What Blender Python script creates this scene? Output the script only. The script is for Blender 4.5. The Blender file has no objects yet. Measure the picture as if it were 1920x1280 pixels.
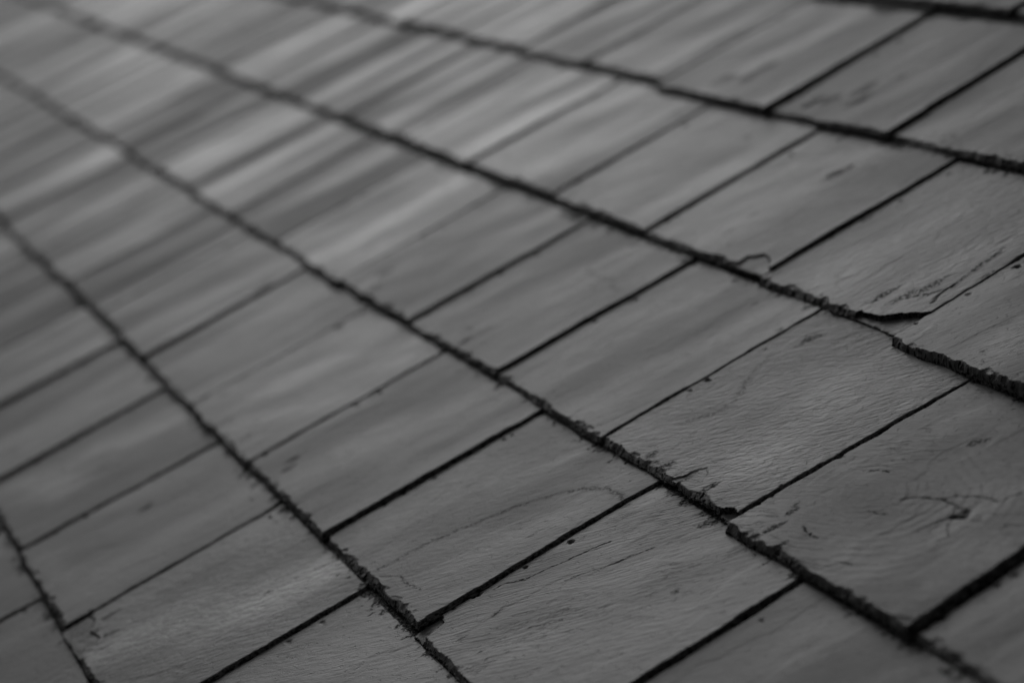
import bpy, math
import numpy as np
from mathutils import Matrix, Vector

# ------------------------------------------------------------------ roof frame
# roof coordinates: u along the courses, v up the slope, w out of the roof
PITCH = math.radians(26.5)
EAVES = 3.2
W = Matrix.Translation((0, 0, EAVES)) @ Matrix.Rotation(PITCH, 4, 'X')

# ------------------------------------------------------------------ camera
sc = bpy.context.scene
cam_data = bpy.data.cameras.new('camera')
cam = bpy.data.objects.new('camera', cam_data)
sc.collection.objects.link(cam)
R = Matrix(((0.31312045, -0.17534883, 0.93338544),
            (0.84967403, 0.49078259, -0.19283798),
            (-0.42427541, 0.85345488, 0.30266341)))      # camera -> roof
M = R.to_4x4(); M.translation = Vector((0, 0, 0.6752))
cam.matrix_world = W @ M
cam_data.sensor_width = 36.0
cam_data.lens = 93.75
cam_data.clip_start = 0.05
cam_data.clip_end = 2000
cam_data.dof.use_dof = True
cam_data.dof.focus_distance = 1.79
cam_data.dof.aperture_fstop = 4.5
sc.camera = cam

# ------------------------------------------------------------------ sky and sun
sun_roof = Vector((-0.91, 0.27, 0.33)).normalized()
sun_dir = (W.to_3x3() @ sun_roof).normalized()
elev = math.asin(sun_dir.z)
world = bpy.data.worlds.new('World'); sc.world = world
world.use_nodes = True
nt = world.node_tree; nt.nodes.clear()
sky = nt.nodes.new('ShaderNodeTexSky'); sky.sky_type = 'NISHITA'
sky.sun_disc = False
sky.sun_elevation = elev
sky.sun_rotation = math.atan2(sun_dir.x, sun_dir.y)
sky.dust_density = 4.0
bw = nt.nodes.new('ShaderNodeHueSaturation'); bw.inputs['Saturation'].default_value = 0.0
bg = nt.nodes.new('ShaderNodeBackground'); bg.inputs['Strength'].default_value = 0.05
wo = nt.nodes.new('ShaderNodeOutputWorld')
nt.links.new(sky.outputs[0], bw.inputs['Color'])
nt.links.new(bw.outputs[0], bg.inputs['Color'])
nt.links.new(bg.outputs[0], wo.inputs[0])
sl = bpy.data.lights.new('sun', 'SUN'); sl.energy = 0.46; sl.angle = math.radians(22)
sl.color = (1, 1, 1)
so = bpy.data.objects.new('sun', sl); sc.collection.objects.link(so)
so.rotation_euler = sun_dir.to_track_quat('Z', 'Y').to_euler()
sc.view_settings.view_transform = 'Standard'
sc.view_settings.look = 'None'
sc.view_settings.gamma = 1.0
sc.view_settings.exposure = -1.32

# ------------------------------------------------------------------ materials
def node(t, kind, **kw):
    n = t.nodes.new(kind)
    for k, v in kw.items():
        if k in n.inputs: n.inputs[k].default_value = v
        else: setattr(n, k, v)
    return n

def plain(name, col, rough=0.8, bump=0.0, scale=20):
    m = bpy.data.materials.new(name); m.use_nodes = True
    t = m.node_tree; b = t.nodes['Principled BSDF']
    b.inputs['Roughness'].default_value = rough
    tc = node(t, 'ShaderNodeTexCoord'); nz = node(t, 'ShaderNodeTexNoise', Scale=scale, Detail=6.0)
    t.links.new(tc.outputs['Object'], nz.inputs['Vector'])
    mx = node(t, 'ShaderNodeMapRange'); t.links.new(nz.outputs[0], mx.inputs[0])
    mx.inputs[3].default_value = col * 0.7; mx.inputs[4].default_value = col * 1.3
    t.links.new(mx.outputs[0], b.inputs['Base Color'])
    return m

def slate_material():
    m = bpy.data.materials.new('riven_slate'); m.use_nodes = True
    t = m.node_tree; L = t.links.new
    b = t.nodes['Principled BSDF']
    def attr(name, kind='OBJECT'):
        a = t.nodes.new('ShaderNodeAttribute'); a.attribute_type = kind; a.attribute_name = name
        return a.outputs['Fac']
    def math_(op, a, c=None, clamp=False):
        n = t.nodes.new('ShaderNodeMath'); n.operation = op; n.use_clamp = clamp
        for i, x in enumerate((a, c)):
            if x is None: continue
            if isinstance(x, (int, float)): n.inputs[i].default_value = x
            else: L(x, n.inputs[i])
        return n.outputs[0]
    def vmath(op, a, c):
        n = t.nodes.new('ShaderNodeVectorMath'); n.operation = op
        L(a, n.inputs[0])
        if isinstance(c, tuple): n.inputs[1].default_value = c
        else: L(c, n.inputs[1])
        return n.outputs[0]
    def noise(vec, scale, detail=4.0, rough=0.55, dist=0.0, out=0):
        n = node(t, 'ShaderNodeTexNoise', Scale=scale, Detail=detail, Roughness=rough, Distortion=dist)
        L(vec, n.inputs['Vector']); return n.outputs[out]
    def ramp(x, lo, hi, a=0.0, c=1.0, smooth=True):
        n = t.nodes.new('ShaderNodeMapRange')
        if smooth: n.interpolation_type = 'SMOOTHSTEP'
        L(x, n.inputs[0])
        for i, v in zip((1, 2, 3, 4), (lo, hi, a, c)): n.inputs[i].default_value = v
        return n.outputs[0]
    tc = t.nodes.new('ShaderNodeTexCoord')
    cx = t.nodes.new('ShaderNodeCombineXYZ')
    s = attr('seed'); L(s, cx.inputs[0]); L(math_('MULTIPLY', s, 1.7), cx.inputs[1]); L(math_('MULTIPLY', s, .6), cx.inputs[2])
    P0 = vmath('ADD', tc.outputs['Object'], cx.outputs[0])
    rot = t.nodes.new('ShaderNodeVectorRotate'); rot.rotation_type = 'Z_AXIS'
    L(P0, rot.inputs['Vector']); L(attr('grain_angle'), rot.inputs['Angle'])
    warp = vmath('SUBTRACT', noise(P0, 7.0, 3.0, out=1), (.5, .5, .5))
    sw = t.nodes.new('ShaderNodeVectorMath'); sw.operation = 'SCALE'; L(warp, sw.inputs[0]); L(attr('swirl'), sw.inputs['Scale'])
    P = vmath('ADD', rot.outputs[0], sw.outputs[0])
    grime_shade = attr('grime_shade', 'GEOMETRY')  # surface grime, plus shade painted on the tail and side faces
    wear = attr('wear', 'GEOMETRY')
    # --- patterns
    fine = noise(vmath('MULTIPLY', P, (420., 45., 200.)), 1.0, 3.0, 0.6)
    line = noise(vmath('MULTIPLY', P, (230., 14., 60.)), 1.0, 3.0, 0.55)
    gate = noise(vmath('MULTIPLY', P, (22., 12., 10.)), 1.0, 2.0)
    med = noise(vmath('MULTIPLY', P, (230., 85., 90.)), 1.0, 5.0, 0.6, 0.3)
    scaly = noise(P0, 260.0, 3.0, 0.5, 0.6)
    mott = noise(vmath('MULTIPLY', P, (16., 7., 10.)), 1.0, 4.0, 0.55)
    tiny = noise(P0, 900.0, 2.0)
    ridge = math_('ABSOLUTE', math_('SUBTRACT', line, .5))
    crack = math_('MULTIPLY', ramp(ridge, .004, .022, 1., 0.), ramp(gate, .53, .62))
    crack = math_('MULTIPLY', crack, attr('cracks'))
    n2 = noise(P0, 240.0, 1.0)
    dots = math_('MULTIPLY', ramp(n2, .735, .78), ramp(noise(P0, 20.0, 2.0), .45, .65))
    # watermark outlines: thin dried tide lines
    tide = noise(vmath('MULTIPLY', P0, (9., 4.5, 5.)), 1.0, 2.0, .5)
    tl = ramp(math_('ABSOLUTE', math_('SUBTRACT', tide, .56)), .0, .010, 1., 0.)
    tl = math_('MULTIPLY', tl, ramp(noise(P0, 14.0, 1.0), .42, .6))
    # --- colour
    tone = attr('tone')
    c = math_('MULTIPLY', tone, ramp(mott, .28, .72, .78, 1.20))
    c = math_('MULTIPLY', c, ramp(fine, .2, .8, .90, 1.10))
    c = math_('MULTIPLY', c, ramp(tiny, .2, .8, .93, 1.07))
    c = math_('MULTIPLY', c, math_('SUBTRACT', 1., math_('MULTIPLY', tl, .13)))
    c = math_('MULTIPLY', c, math_('SUBTRACT', 1., math_('MULTIPLY', crack, .6)))
    c = math_('MULTIPLY', c, math_('SUBTRACT', 1., math_('MULTIPLY', dots, .4)))
    c = math_('MULTIPLY', c, math_('ADD', 1., math_('MULTIPLY', wear, math_('ADD', .35, ramp(med, .35, .7, 0., 1.2)))))
    lt = math_('MULTIPLY', ramp(noise(P0, 310.0, 1.0), .755, .80), ramp(noise(P0, 17.0, 2.0), .5, .6))
    c = math_('MULTIPLY', c, math_('ADD', 1., math_('MULTIPLY', lt, 1.2)))
    gn = ramp(noise(P0, 420.0, 4.0, .65), .36, .64, -.35, .35)
    g = math_('ADD', grime_shade, math_('MULTIPLY', gn, ramp(grime_shade, 0.02, .3)), True)
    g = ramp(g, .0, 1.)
    dark = ramp(noise(P0, 340.0, 4.0, .7), .50, .80, .003, .035)  # near-black colour for grime and for the painted edge shade
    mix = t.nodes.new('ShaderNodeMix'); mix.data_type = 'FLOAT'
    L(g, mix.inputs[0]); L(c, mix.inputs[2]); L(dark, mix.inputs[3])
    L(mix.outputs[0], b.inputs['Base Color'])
    # --- gloss
    st = ramp(noise(vmath('MULTIPLY', P0, (15., 1.7, 10.)), 1.0, 3.0, .5), .32, .68, -1., 1.)
    r = math_('ADD', math_('MULTIPLY', st, attr('gloss_streak')), attr('matte'))
    r = math_('ADD', r, ramp(mott, .3, .7, -.035, .035))
    r = math_('SUBTRACT', r, math_('MULTIPLY', wear, .10))
    r = math_('ADD', r, math_('MULTIPLY', g, .35), True)
    L(r, b.inputs['Roughness'])
    sp = math_('SUBTRACT', .5, math_('MULTIPLY', g, .42))
    L(sp, b.inputs['Specular IOR Level'])
    # --- bump
    h = math_('MULTIPLY', fine, attr('grain'))
    h = math_('ADD', h, math_('MULTIPLY', med, attr('scale_relief')))
    h = math_('ADD', h, math_('MULTIPLY', scaly, .00014))
    h = math_('SUBTRACT', h, math_('MULTIPLY', crack, .0007))
    pit = ramp(noise(P0, 190.0, 3.0, .6), .60, .72)
    h = math_('SUBTRACT', h, math_('MULTIPLY', pit, .00022))
    h = math_('SUBTRACT', h, math_('MULTIPLY', dots, .0003))
    h = math_('ADD', h, math_('MULTIPLY', math_('MULTIPLY', g, noise(P0, 330.0, 4.0, .7)), .0012))
    bp = node(t, 'ShaderNodeBump', Strength=1.0, Distance=1.0)
    L(h, bp.inputs['Height']); L(bp.outputs[0], b.inputs['Normal'])
    return m

SLATE = slate_material()
BOARD = plain('weathered_timber', 0.05)
GROUND = plain('ground_soil', 0.07, 0.95, scale=.6)

# ------------------------------------------------------------------ numpy noise
def _hash(ix, iy, seed):
    h = (ix.astype(np.int64) * 374761393 + iy.astype(np.int64) * 668265263 + int(seed) * 1442695041) & 0xffffffff
    h = ((h ^ (h >> 13)) * 1274126177) & 0xffffffff
    return (h ^ (h >> 16)) & 0xffffffff

def gnoise(x, y, seed):
    x0 = np.floor(x); y0 = np.floor(y); fx = x - x0; fy = y - y0
    u = fx * fx * fx * (fx * (fx * 6 - 15) + 10); v = fy * fy * fy * (fy * (fy * 6 - 15) + 10)
    def g(ix, iy, dx, dy):
        a = _hash(ix, iy, seed) * (2 * math.pi / 4294967296.0)
        return np.cos(a) * dx + np.sin(a) * dy
    a = g(x0, y0, fx, fy); b = g(x0 + 1, y0, fx - 1, fy)
    c = g(x0, y0 + 1, fx, fy - 1); d = g(x0 + 1, y0 + 1, fx - 1, fy - 1)
    return (a * (1 - u) + b * u) * (1 - v) + (c * (1 - u) + d * u) * v

def fbm(x, y, seed, octaves=4, gain=.5):
    s = 0; a = 1.
    for i in range(octaves):
        s = s + a * gnoise(x * 2 ** i, y * 2 ** i, seed + 17 * i); a *= gain
    return s

def sstep(a, b, x):
    t = np.clip((x - a) / (b - a), 0, 1); return t * t * (3 - 2 * t)

def polydist(x, y, pts):
    d = np.full(x.shape, 9.0)
    for (ax, ay), (bx, by) in zip(pts[:-1], pts[1:]):
        vx, vy = bx - ax, by - ay; q = vx * vx + vy * vy + 1e-12
        t = np.clip(((x - ax) * vx + (y - ay) * vy) / q, 0, 1)
        d = np.minimum(d, np.hypot(x - ax - t * vx, y - ay - t * vy))
    return d

def inside(x, y, pts):
    r = np.zeros(x.shape, bool); n = len(pts)
    for i in range(n):
        (ax, ay), (bx, by) = pts[i], pts[(i + 1) % n]
        c = ((ay > y) != (by > y)) & (x < (bx - ax) * (y - ay) / (by - ay + 1e-12) + ax)
        r ^= c
    return r

# ------------------------------------------------------------------ slate mesh
EXPO = 0.2005
THICK = 0.0063
DROP = -0.0013
LEN = 0.435

def slate(name, cu, cv, wl, wr, skl, skr, zl, zr, step, seed, feats, tailskew=0.0, thick=THICK, wear=None,
          chip=1.0, und=1.0, sag=0.0):
    """cu,cv tail centre on the roof; wl,wr half widths; skl,skr edge lean (du/dv); zl,zr edge heights."""
    rng = np.random.RandomState(seed)
    fine = step < 0.002
    # spacing: fine near the tail, medium over the exposed part, coarse under the course above
    vs = [np.arange(0, .016, step * .6), np.arange(.016, EXPO + .012, step), np.linspace(EXPO + .012, LEN, 14)]
    sv = np.concatenate(vs)
    wid = wl + wr
    nedge = max(4, int(.006 / (step * .6)))
    e = np.linspace(0, .006, nedge, endpoint=False)
    mid = np.linspace(.006, wid - .006, max(6, int((wid - .012) / step)))
    su = np.concatenate([e, mid, wid - e[::-1]])
    U, V = np.meshgrid(su, sv)
    fu = U / wid
    X = -wl + U
    # outline: leaning, slightly wavy hand-cut edges
    lw = fbm(sv * 12, sv * 0 + 3.3, seed + 5, 4, .6) * .0030 + fbm(sv * 70, sv * 0 + 1.3, seed + 6, 4, .6) * .0010
    rw = fbm(sv * 12, sv * 0 + 7.7, seed + 8, 4, .6) * .0030 + fbm(sv * 70, sv * 0 + 4.3, seed + 9, 4, .6) * .0010
    X = X + (1 - fu) * (skl * V + lw[:, None]) + fu * (skr * V + rw[:, None])
    tw = fbm(su * 16, su * 0 + .5, seed + 11, 4) * .0022 + fbm(su * 70, su * 0 + 9.5, seed + 12, 4, .6) * .0006
    fall = np.clip(1 - V / .05, 0, 1)
    Y = V + fall * (tw[None, :] + tailskew * (fu - .5))
    # top surface: tilt on the slates below, twist, riven undulation
    Z = -THICK * V / EXPO + (zl * (1 - fu) + zr * fu) * np.clip(1.1 - V / .5, 0, 1)
    g = seed * 3.1
    Z += und * (.00085 * fbm(X * 11 + g, V * 1.6, seed + 20, 3) * (1 if not fine else .8) + .00005 * fbm(X * 45, V * 9 + g, seed + 21, 3))
    # lamination steps
    hh = fbm(X * 9 + g, V * 4 + .2 * g, seed + 30, 4) * 1.5 + fbm(X * 60, V * 22, seed + 31, 3) * .22
    fl = np.floor(hh); Z += .00024 * (fl + sstep(.0, .12, hh - fl))
    G = np.zeros_like(Z); Wr = np.zeros_like(Z)
    # --- chipped tail
    dt = V
    wch = (.0014 + .0042 * np.clip(fbm(X * 38, X * 0 + g, seed + 40, 4) + .35, 0, 1.2)) * chip
    k = np.clip(1 - dt / wch, 0, 1)
    rough = np.abs(fbm(X * 260, V * 260, seed + 41, 4, .6))
    Z -= thick * .42 * k ** 1.3 * (1 + .5 * (rough - .3)) + k.clip(0, .3) * .0014 * rough + .0004 * sstep(0, .06, k)
    G = np.maximum(G, sstep(.02, .12, k) * (-.05 + .40 * sstep(.22, .05, k) + .30 * sstep(.5, .95, k) + 2.0 * fbm(X * 190, V * 190, seed + 42, 3, .6)))
    # conchoidal bites along the tail
    nb = int(wid / .018 * chip)
    bites = [(rng.uniform(-wl, wr), rng.uniform(-.002, .004), rng.uniform(.003, .0085), rng.uniform(.0005, .0015)) for _ in range(nb)]
    # small bites along both long edges
    for _ in range(9):
        left = rng.rand() < .5
        bites.append(((-wl if left else wr) + rng.uniform(-.001, .001), rng.uniform(0, EXPO), rng.uniform(.002, .0045), rng.uniform(.0006, .002)))
    for bx, by, r, d in bites:
        q = np.hypot(X - bx, (V - by) * 1.8) / r
        q = q * (1 + .18 * np.sin(np.arctan2(V - by, X - bx) * 3 + bx * 900))
        bowl = np.where(q < 1, d * (1 - q * q) + d * .25, 0)
        Z -= bowl
        G = np.maximum(G, np.where((q > .93) & (q < 1.03), .30, 0))
    # --- edge wear on the long sides
    de = np.minimum(U, wid - U)
    ws = .0008 + .0022 * np.clip(fbm(V * 40, V * 0 + fu.round() * 9 + g, seed + 50, 3) + .1, 0, 1)
    ke = np.clip(1 - de / ws, 0, 1)
    Z -= .0022 * ke ** 1.5
    G = np.maximum(G, ke * .55)
    # --- dirt: speckle creeping from the tail, specks under the course above
    sp = fbm(X * 95 + g, V * 80, seed + 60, 4, .6)
    near = np.clip(1 - (dt - .004) / .03, 0, 1)
    dirt = rng.uniform(-.34, .04)
    clump = fbm(X * 22 + g, V * 12, seed + 61, 2)
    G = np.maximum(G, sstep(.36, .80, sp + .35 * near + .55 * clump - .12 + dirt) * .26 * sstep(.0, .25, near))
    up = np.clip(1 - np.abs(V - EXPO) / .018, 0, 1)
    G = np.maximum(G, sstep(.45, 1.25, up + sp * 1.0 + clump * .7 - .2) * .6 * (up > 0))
    G = np.maximum(G, np.where(V > EXPO, .8, 0))  # covered part above the exposure made evenly darker
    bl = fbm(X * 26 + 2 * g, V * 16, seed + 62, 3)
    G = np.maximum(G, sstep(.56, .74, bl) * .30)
    # --- traced features (roof metres relative to the tail centre)
    for f in feats:
        kind = f[0]; pts = [(a - cu, b_ - cv) for a, b_ in f[1]]
        if kind == 'crack':
            wdt, dep = f[2], f[3]
            jx = X + .0016 * fbm(X * 130, V * 130, seed + 70, 2); jy = V + .0016 * fbm(X * 130, V * 130 + 9, seed + 71, 2)
            d = polydist(jx, jy, pts)
            a = np.clip(1 - d / wdt, 0, 1); Z -= dep * a; G = np.maximum(G, sstep(0, .8, a) * .46)
        elif kind == 'line':
            jx = X + .003 * fbm(X * 50, V * 50, seed + 72, 3); jy = V + .003 * fbm(X * 50, V * 50 + 9, seed + 73, 3)
            d = polydist(jx, jy, pts)
            G = np.maximum(G, np.clip(1 - d / f[2], 0, 1) * f[3])
        elif kind == 'break':       # a lamina snapped off: everything inside drops
            jx = X + .0025 * fbm(X * 60, V * 60, seed + 74, 3); jy = V + .0025 * fbm(X * 60, V * 60 + 9, seed + 75, 3)
            ins = inside(jx, jy, pts)
            Z = np.where(ins, Z * .1 + (-f[2] + .0004 * fbm(X * 60, V * 60, seed + 76, 3)) * .9, Z)
            G = np.where(ins, np.minimum(G, .18), G)
            d = polydist(jx, jy, pts + pts[:1]); G = np.maximum(G, np.clip(1 - d / .0014, 0, 1) * f[3])
        elif kind == 'blot':
            for (a, b_) in pts:
                q = np.hypot((X - a), (V - b_) * .6) / f[2] + .9 * fbm(X * 70, V * 40, seed + 77, 3)
                G = np.maximum(G, sstep(1, .1, q) * f[3] * .8)
        elif kind == 'swirl':       # layers of the split stone showing as rings
            (x0, y0) = pts[0]; a, ex, ey, cnt = f[2], f[3], f[4], f[5]
            q = np.hypot((X - x0) / ex, (V - y0) / ey) + .16 * fbm(X * 14, V * 14, seed + 79, 4) + .018 * fbm(X * 90, V * 90, seed + 83, 3)
            ph = q * cnt; fr = ph - np.floor(ph)
            m_ = sstep(2.6, 1.2, q) * (.35 + .65 * sstep(-.2, .3, fbm(X * 30, V * 30, seed + 84, 2)))
            Z += a * m_ * (fr + sstep(.85, 1, fr) * -1.0 * fr)
        elif kind == 'scar':
            d = polydist(X, V, pts); Wr = np.maximum(Wr, sstep(f[2], 0, d + .02 * fbm(X * 30, V * 14, seed + 78, 3)) * f[3])
    ny, nx = U.shape
    top = np.stack([X, Y, Z], -1)
    # perimeter: left side head->tail, tail, right side tail->head, head
    idx = np.arange(ny * nx).reshape(ny, nx)
    per = np.concatenate([idx[::-1, 0], idx[0, 1:], idx[1:, -1], idx[-1, -2:0:-1]])
    co = [top.reshape(-1, 3)]; gr = [G.reshape(-1)]; we = [Wr.reshape(-1)]
    ring = top.reshape(-1, 3)[per]
    bott = -THICK * ring[:, 1].clip(0) / EXPO - thick + .0002
    n = len(per); nl = 11 if fine else 3
    cen = ring.mean(0)
    inward = np.zeros((n, 2))
    onL = np.arange(n) < ny; onT = (np.arange(n) >= ny) & (np.arange(n) < ny + nx - 1)
    onR = (np.arange(n) >= ny + nx - 1) & (np.arange(n) < 2 * ny + nx - 2)
    inward[onL] = (1, 0); inward[onT] = (0, 1); inward[onR] = (-1, 0)
    faces = []
    prev = per
    base = ny * nx
    arc = np.arange(n) * step
    for l in range(1, nl + 1):
        f = l / nl
        z = ring[:, 2] * (1 - f) + np.minimum(bott, ring[:, 2] - .0004) * f
        jit = fbm(ring[:, 0] * 330 + ring[:, 1] * 300, np.full(n, f * 6.), seed + 80, 3, .65) * .0009 + fbm(ring[:, 0] * 90 + ring[:, 1] * 80, np.full(n, f * 4.), seed + 81, 2) * .0006
        off = (-.0009 * math.sin(f * math.pi) + jit) * (1 if l < nl else .4)
        xy = ring[:, :2] + inward * off[:, None]
        co.append(np.column_stack([xy, z])); gr.append(np.full(n, .22 + 1.1 * f) + 1.5 * fbm(ring[:, 0] * 200 + ring[:, 1] * 180, np.full(n, f * 6.), seed + 90, 4, .6)); we.append(np.zeros(n))  # edge faces: grime plus painted contact shade, blacker towards the base
        cur = base + np.arange(n); base += n
        faces.append(np.stack([prev, cur, np.roll(cur, -1), np.roll(prev, -1)], 1))
        prev = cur
    a = idx[:-1, :-1].ravel(); b_ = idx[:-1, 1:].ravel(); c = idx[1:, 1:].ravel(); d_ = idx[1:, :-1].ravel()
    quads = np.concatenate([np.stack([a, b_, c, d_], 1)] + faces)
    co = np.concatenate(co); gr = np.clip(np.concatenate(gr), 0, 1); we = np.concatenate(we)
    nq = len(quads)
    loops = np.concatenate([quads.ravel(), prev[::-1]]).astype(np.int32)
    starts = np.concatenate([np.arange(nq) * 4, [nq * 4]]).astype(np.int32)
    me = bpy.data.meshes.new(name)
    me.vertices.add(len(co)); me.vertices.foreach_set('co', co.astype(np.float32).ravel())
    me.loops.add(len(loops)); me.loops.foreach_set('vertex_index', loops)
    me.polygons.add(nq + 1); me.polygons.foreach_set('loop_start', starts)
    me.update(calc_edges=True); me.validate()
    me.polygons.foreach_set('use_smooth', np.ones(len(me.polygons), bool))
    for nm, arr in (('grime_shade', gr), ('wear', we)):
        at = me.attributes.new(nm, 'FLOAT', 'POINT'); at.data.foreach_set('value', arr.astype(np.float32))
    me.set_sharp_from_angle(angle=math.radians(38))
    me.materials.append(SLATE)
    o = bpy.data.objects.new(name, me); sc.collection.objects.link(o)
    o.matrix_world = W @ Matrix.Translation((cu, cv, DROP))
    return o

# ------------------------------------------------------------------ courses
ROWV = {-2: -.410, -1: -.210, 0: -.008, 1: .194, 2: .393, 3: .597, 4: .801, 5: 1.012, 6: 1.215}
# joints of each course, from far (left) to near (right):
# (u at the tail, lean du/dv, gap width mm, how far the far slate stands proud mm)
J = {
 -2: [(-2.5, 0, 3, 1), (-2.25, 0, 3, 1), (-2.0, 0, 3, 1), (-1.75, 0, 3, 1), (-1.5, 0, 3, 1)],
 -1: [(-3.13, 0, 3, 1), (-2.88, 0, 3, 1), (-2.63, 0, 3, 1), (-2.375, 0, 3, 1.5), (-2.135, -.03, 3, 1.8), (-1.89, 0, 3, 1.5), (-1.64, 0, 3, 1), (-1.39, 0, 3, 1)],
 0: [(-4.02, 0, 3, 1), (-3.75, 0, 3, 1), (-3.49, 0, 3, 2), (-3.25, 0, 3, .5), (-3.01, 0, 3, .8), (-2.772, -.06, 3, 4.0), (-2.513, -.06, 3, 3.2),
     (-2.271, -.03, 2.5, 1.6), (-2.026, -.07, 2, .8), (-1.767, -.06, 3, 3.2), (-1.51, -.05, 3, 2), (-1.26, -.05, 3, 2)],
 1: [(-5.7, 0, 3, 1), (-5.44, 0, 3, 1), (-5.19, 0, 3, 1), (-4.93, 0, 3, 1.5), (-4.68, 0, 3, 1), (-4.43, 0, 3, 1), (-4.17, 0, 3, 1.5), (-3.93, 0, 3, .6), (-3.688, -.06, 3, 2), (-3.39, 0, 3, 1), (-3.14, 0, 3, .8), (-2.918, -.08, 3, 1.2),
     (-2.652, -.08, 3, 3.6), (-2.408, -.05, 2, -.4), (-2.163, -.07, 2, 1.0), (-1.905, -.06, 3.2, 3.4), (-1.655, -.07, 3, 2.4), (-1.402, -.09, 3.2, 3.0), (-1.15, -.08, 3, 2), (-.90, -.08, 3, 2)],
 2: [(-6.9, 0, 3, 1), (-6.65, 0, 3, 1.5), (-6.4, 0, 3, .5), (-6.14, 0, 3, 2), (-5.9, 0, 3, 1), (-5.65, 0, 3, .4), (-5.4, 0, 3, 2), (-5.15, 0, 3, 1), (-4.9, 0, 3, 1.5), (-4.66, 0, 3, .5), (-4.41, 0, 3, 2), (-4.16, 0, 3, 1),
     (-3.92, -.08, 3, 1.6), (-3.71, -.05, 3, .4), (-3.50, -.04, 3, 1.2), (-3.28, -.02, 3, 1), (-3.035, -.06, 3, .8), (-2.807, -.10, 2.5, 1.0), (-2.534, -.10, 2, .5),
     (-2.289, -.08, 3, 2.8), (-2.035, -.07, 3.2, 3.4), (-1.782, -.07, 1.6, .6), (-1.538, -.02, 2.0, 1.0), (-1.279, -.12, 3.6, 3.2), (-1.03, -.1, 3, 2), (-.78, -.1, 3, 2)],
 3: [(-6.75, 0, 3, 1), (-6.5, 0, 3, 1.5), (-6.26, 0, 3, .5), (-6.0, 0, 3, 2), (-5.76, 0, 3, 1), (-5.5, 0, 3, .4), (-5.24, 0, 3, 2), (-4.99, 0, 3, 1), (-4.74, 0, 3, 1.5), (-4.48, 0, 3, .5), (-4.22, 0, 3, 1.2),
     (-3.957, -.1, 3, 1.6), (-3.69, -.1, 3, .8), (-3.43, -.1, 3, .5), (-3.20, -.1, 3, 1.6), (-2.935, -.12, 2.5, .6), (-2.698, -.05, 3, 2), (-2.422, -.12, 3, 2.4), (-2.170, -.10, 3, 2.4),
     (-1.915, -.09, 3, 3.0), (-1.664, -.10, 2, .8), (-1.41, -.1, 3, 2), (-1.16, -.1, 3, 2)],
 4: [(-5.08, 0, 3, 1), (-4.83, 0, 3, 1), (-4.58, 0, 3, 2), (-4.33, 0, 3, 1), (-4.08, -.1, 3, 2), (-3.83, -.1, 3, .6), (-3.58, -.1, 3, 2), (-3.33, -.1, 3, 1.6), (-3.06, -.1, 3, 2), (-2.835, -.12, 3, 1.6), (-2.59, -.08, 3, 1.4),
     (-2.308, -.14, 4, 4.5), (-2.059, -.18, 3, 3.2), (-1.80, -.16, 3, 2), (-1.55, -.16, 3, 2)],
 5: [(-3.0, 0, 3, 1), (-2.74, -.1, 3, 1), (-2.47, -.1, 3, 1.6), (-2.195, -.1, 3, 3.5), (-1.94, -.1, 3, 2), (-1.69, -.1, 3, 2)],
 6: [(-2.9, -.1, 3, 1), (-2.62, -.1, 3, 1), (-2.36, -.1, 3, 1), (-2.1, -.1, 3, 1), (-1.85, -.1, 3, 1)],
}
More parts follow.
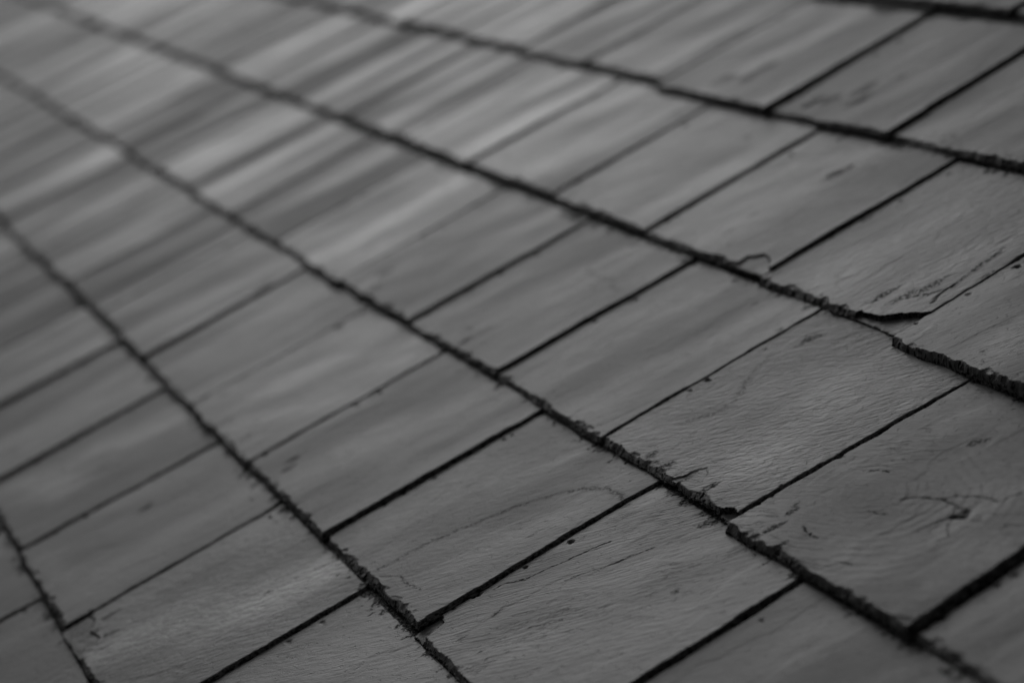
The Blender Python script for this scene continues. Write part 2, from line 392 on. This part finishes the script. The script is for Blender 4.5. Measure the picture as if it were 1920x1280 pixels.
# traced marks, by (course, index of the joint on the slate's far side)
def key(row, u): return (row, min(range(len(J[row])), key=lambda i: abs(J[row][i][0] - u)))
FEATS = {
 key(3, -1.915): [('break', [(-1.75, .585), (-1.739, .601), (-1.711, .603), (-1.697, .611), (-1.666, .624), (-1.640, .60), (-1.645, .585)], .0048, .9),
                  ('crack', [(-1.692, .659), (-1.690, .644), (-1.682, .634)], .0018, .0012),
                  ('line', [(-1.708, .71), (-1.70, .68), (-1.69, .655), (-1.70, .64), (-1.715, .63)], .004, .5),
                  ('blot', [(-1.72, .632), (-1.712, .650), (-1.745, .625)], .012, .55)],
 key(2, -1.538): [('swirl', [(-1.462, .462)], .00028, .075, .045, 7.), ('crack', [(-1.431, .469), (-1.427, .475), (-1.407, .482), (-1.4, .484), (-1.387, .484), (-1.370, .484), (-1.369, .486), (-1.366, .48), (-1.375, .475), (-1.378, .467), (-1.382, .452)], .0011, .0007),
                  ('crack', [(-1.372, .483), (-1.366, .480), (-1.374, .475)], .0030, .0016),
                  ('crack', [(-1.402, .483), (-1.397, .49), (-1.382, .497), (-1.367, .5), (-1.36, .501), (-1.358, .508), (-1.354, .515)], .0010, .0005),
                  ('crack', [(-1.493, .478), (-1.489, .483), (-1.477, .484)], .0010, .0006),
                  ('crack', [(-1.443, .45), (-1.432, .452), (-1.422, .455)], .0010, .0005),
                  ('line', [(-1.473, .417), (-1.456, .414), (-1.445, .415)], .0014, .6),
                  ('crack', [(-1.402, .399), (-1.395, .407), (-1.386, .41)], .0011, .0005),
                  ('blot', [(-1.500, .422), (-1.504, .428)], .0045, .75),
                  ('blot', [(-1.492, .405), (-1.462, .398)], .0065, .7),
                  ('line', [(-1.388, .484), (-1.37, .47), (-1.355, .462)], .0012, .4)],
 key(2, -1.782): [('swirl', [(-1.60, .42)], .00020, .06, .05, 5.), ('break', [(-1.649, .390), (-1.641, .403), (-1.638, .413), (-1.633, .418), (-1.624, .416), (-1.614, .408), (-1.628, .405), (-1.637, .397), (-1.640, .390)], .0006, .30),
                  ('break', [(-1.562, .386), (-1.560, .396), (-1.551, .402), (-1.540, .402), (-1.533, .396), (-1.535, .386)], .0040, .8),
                  ('line', [(-1.73, .443), (-1.716, .464), (-1.718, .483), (-1.747, .506), (-1.763, .532)], .008, .22),
                  ('blot', [(-1.753, .562)], .009, .55), ('blot', [(-1.705, .405), (-1.60, .405), (-1.672, .402)], .007, .6),
                  ('scar', [(-1.60, .45), (-1.62, .50), (-1.65, .54)], .05, .35)],
 key(1, -1.655): [('break', [(-1.668, .185), (-1.668, .212), (-1.650, .214), (-1.640, .211), (-1.634, .203), (-1.632, .185)], .0045, .8),
                  ('line', [(-1.646, .254), (-1.647, .26), (-1.634, .274), (-1.632, .293), (-1.626, .313), (-1.62, .334)], .0015, .75),
                  ('line', [(-1.60, .29), (-1.585, .32), (-1.575, .35)], .0012, .55), ('line', [(-1.56, .245), (-1.545, .27)], .0012, .5),
                  ('blot', [(-1.600, .212), (-1.565, .214)], .005, .5)],
 key(1, -1.905): [('swirl', [(-1.72, .27)], .00016, .09, .12, 4.), ('line', [(-1.785, .208), (-1.784, .247), (-1.773, .279), (-1.762, .311), (-1.747, .337), (-1.73, .355), (-1.705, .365), (-1.681, .368), (-1.671, .366)], .0060, .24),
                  ('line', [(-1.773, .204), (-1.753, .213), (-1.723, .216), (-1.707, .217)], .0025, .25),
                  ('scar', [(-1.87, .24), (-1.83, .30), (-1.80, .36)], .05, .3)],
 key(0, -2.026): [('scar', [(-1.93, .02), (-1.90, .07), (-1.87, .12), (-1.85, .17)], .062, 1.0),
                  ('blot', [(-2.005, .006), (-1.985, .010), (-1.965, .004)], .010, .7),
                  ('break', [(-2.03, -.02), (-2.03, .014), (-2.012, .020), (-1.990, .012), (-1.965, .016), (-1.95, .004), (-1.945, -.02)], .0022, .55),
                  ('blot', [(-2.00, .03), (-1.96, .02), (-1.94, .012)], .007, .55), ('blot', [(-1.872, .138)], .006, .7)],
 key(0, -2.513): [('scar', [(-2.47, .02), (-2.42, .05), (-2.38, .05)], .05, .6), ('scar', [(-2.44, .10), (-2.40, .16)], .03, .4)],
 key(0, -2.271): [('scar', [(-2.22, .01), (-2.15, .012)], .03, .5), ('blot', [(-2.206, .104)], .007, .75)],
 key(3, -2.170): [('break', [(-1.965, .585), (-1.970, .612), (-1.954, .621), (-1.936, .618), (-1.905, .60), (-1.90, .585)], .0015, .35),
                  ('blot', [(-2.055, .739), (-2.05, .75)], .010, .6), ('blot', [(-2.02, .62), (-2.06, .66)], .006, .4)],
 key(3, -2.422): [('blot', [(-2.28, .76)], .006, .3)],
 key(2, -2.289): [('line', [(-2.191, .558), (-2.165, .535), (-2.141, .535), (-2.105, .537), (-2.09, .53), (-2.063, .527)], .005, .16), ('blot', [(-2.17, .585), (-2.18, .42)], .006, .4)],
 key(1, -2.163): [('blot', [(-2.094, .216), (-2.11, .225)], .007, .75)],
 key(4, -2.308): [('blot', [(-2.22, .86), (-2.24, .83), (-2.19, .84), (-2.26, .82)], .012, .6)],
 key(2, -2.534): [('blot', [(-2.45, .41), (-2.48, .43)], .010, .5)],
 key(4, -2.59): [('blot', [(-2.47, .82), (-2.44, .85)], .02, .4)],
}
GRAIN = {key(1, -1.655): .62, key(2, -1.538): 1.1, key(2, -1.782): .8, key(1, -1.905): .7, key(0, -2.026): .6, key(3, -1.915): .3, key(1, -1.402): .5, key(3, -1.664): .6}
SWIRL = {key(2, -1.538): .05}
CRACKS = {key(1, -1.655): 1.0, key(2, -1.538): .8, key(2, -1.782): .3, key(3, -1.664): .7}
GRAINAMP = {key(1, -1.655): .00055, key(2, -1.538): .00038, key(2, -1.782): .00035, key(3, -1.915): .00030}
SCALY = {key(2, -1.782): .0022, key(3, -1.915): .0016, key(1, -1.905): .0006, key(0, -2.026): .0010}
THICKS = {key(4, -2.59): .0085, key(4, -2.308): .0080, key(4, -2.059): .0080, key(3, -1.664): .0120, key(2, -1.538): .0092, key(3, -1.915): .0075}
RAISE = {key(3, -1.664): (.0004, .0065, -.011), key(4, -2.59): (.0012, .0012, -.008), key(4, -2.308): (.0006, .0012, -.003), key(2, -1.782): (.0, .0006, .001), key(2, -1.538): (.0008, .0018, -.003)}
MATTE = {key(2, -1.782): .43, key(3, -1.915): .44, key(0, -2.026): .46}
LABELS = {
 (-1, 4): 'dim slate cut off by the left edge, nearest to the lower left corner',
 (-1, 3): 'dark sliver of slate at the left edge, just above the lower left corner slate',
 (0, 9): 'slate at the bottom edge, right of the one with the pale rough patch',
 (0, 8): 'slate with a pale rough diagonal patch and a crumbled lower corner',
 (0, 7): 'slate with one small dark spot, left of the slate with the pale patch',
 (1, 17): 'plain slate at the bottom edge, between the straight grained slate and the lower right',
 (1, 16): 'slate with straight fine cracks like wood grain and a flaked lower left corner',
 (1, 15): 'slate with a thin arched tide line, left of the straight grained slate',
 (1, 14): 'smooth slate with small dark specks at its tail, left of the arched tide line',
 (2, 23): 'slate in the lower right corner behind the wide dark gap',
 (2, 22): 'large slate at the right with a branching crack and small dark pit',
 (2, 21): 'sharp slate with fine bright ripples and a round chip at its lower corner',
 (2, 20): 'slightly rippled slate between the smooth stained one and the sharp bright rippled one',
 (2, 19): 'smooth slate with a curling stain near the top, above the wide dark gap',
 (3, 20): 'slate at the right edge with a thick jagged broken tail',
 (3, 19): 'rippled slate whose lower right corner has broken away in a layer',
 (3, 18): 'pitted slate with a shallow round flake at its lower right corner',
 (3, 17): 'smooth soft focus slate to the left of the pitted one',
 (4, 12): 'slate at the right edge under the top right corner, with a ragged dark tail',
 (4, 11): 'slate with scattered dark smudges above its tail, right of the widest upper gap',
 (4, 10): 'pale streaked slate on the left of the widest gap in the upper right',
 (5, 3): 'slate sliver right in the top right corner of the picture',
 (5, 2): 'thin strip of slate tail along the top edge beside the right corner',
}
ORD = ['', 'first', 'second', 'third', 'fourth', 'fifth', 'sixth', 'seventh', 'eighth', 'ninth', 'tenth', 'eleventh', 'twelfth', 'thirteenth',
       'fourteenth', 'fifteenth', 'sixteenth', 'seventeenth', 'eighteenth', 'nineteenth', 'twentieth', 'twenty-first']
for _row, _first, _last, _course in ((0, 1, 9, 'second'), (1, 2, 17, 'third'), (2, 3, 23, 'fourth'), (3, 4, 20, 'fifth'), (4, 4, 12, 'sixth')):
    for _i in range(_first, _last + 1):
        if (_row, _i) not in LABELS:
            LABELS[(_row, _i)] = '%s slate, %s from the right in the %s course up from the lower left' % (
                'soft' if _last - _i < 5 else 'blurred', ORD[_last - _i + 1], _course)

rng0 = np.random.RandomState(4)
k_id = 0
for row, js in J.items():
    v0 = ROWV[row]
    for i in range(len(js) - 1):
        (ul, sl_, gl, pl), (ur, sr_, gr_, pr) = js[i], js[i + 1]
        kk = (row, i); k_id += 1
        um = (ul + ur) / 2
        dist = -um
        step = .0011 if -2.35 < um < -1.2 and -1 < row < 5 else (.0018 if um > -3.0 else .0032)
        if row < -1 or row > 5: step = .004
        cu = um
        wl = um - ul - gl * .0005; wr = ur - um - gr_ * .0005
        seed = 1000 + k_id * 37
        prouds = (-.0005 * pl, .0005 * pr)
        ra = RAISE.get(kk, (0, 0, 0)); prouds = (prouds[0] + ra[0], prouds[1] + ra[1])
        near = FEATS.get(kk, [])
        far = min(1.0, max(0.0, (dist - 2.0) / 1.5))
        o = slate('roof_slate', cu, v0 + ra[2] + rng0.uniform(-.0026, .0026), wl, wr, sl_, sr_, prouds[0], prouds[1], step, seed, near,
                  tailskew=rng0.uniform(-.0035, .0035), thick=THICKS.get(kk, THICK + rng0.uniform(-.0010, .0008)), und=.78 + .82 * far)
        o['tone'] = float(.125 * (1 + rng0.uniform(-.15, .15) * (1 - .2 * far)) * (1 + 90 * (SCALY.get(kk, .00035) - .00035)))
        o['seed'] = float(k_id * 1.37)
        o['grain_angle'] = float(GRAIN.get(kk, rng0.uniform(.15, .75)))
        o['swirl'] = float(SWIRL.get(kk, .03))
        o['cracks'] = float(CRACKS.get(kk, .12))
        o['grain'] = float(1.2 * GRAINAMP.get(kk, .00022))
        o['scale_relief'] = float(SCALY.get(kk, .00035))
        o['gloss_streak'] = float(.03 + .09 * min(1, max(0, (dist - 2.3) / 1.2)))
        o['matte'] = float(MATTE.get(kk, .50) + rng0.uniform(-.03, .03) * (1 + .8 * far))
        o['category'] = 'roof slate'
        o['label'] = LABELS.get(kk, 'plain grey slate beyond the edge of the picture')
        o['group'] = 'slates of the roof'

# ------------------------------------------------------------------ roof boarding and ground
import bmesh
bm = bmesh.new()
bmesh.ops.create_cube(bm, size=1.0)
bmesh.ops.scale(bm, vec=(6.3, 2.05, .022), verts=bm.verts)
me = bpy.data.meshes.new('roof_boarding'); bm.to_mesh(me); bm.free(); me.materials.append(BOARD)
o = bpy.data.objects.new('roof_boarding', me); sc.collection.objects.link(o)
o.matrix_world = W @ Matrix.Translation((-3.95, .62, -.052))
o['label'] = 'dark timber boarding under the slates, glimpsed only through the gaps'; o['category'] = 'roof boarding'
bm = bmesh.new(); bmesh.ops.create_grid(bm, x_segments=2, y_segments=2, size=400)
me = bpy.data.meshes.new('ground'); bm.to_mesh(me); bm.free(); me.materials.append(GROUND)
o = bpy.data.objects.new('ground', me); sc.collection.objects.link(o)
o['kind'] = 'structure'
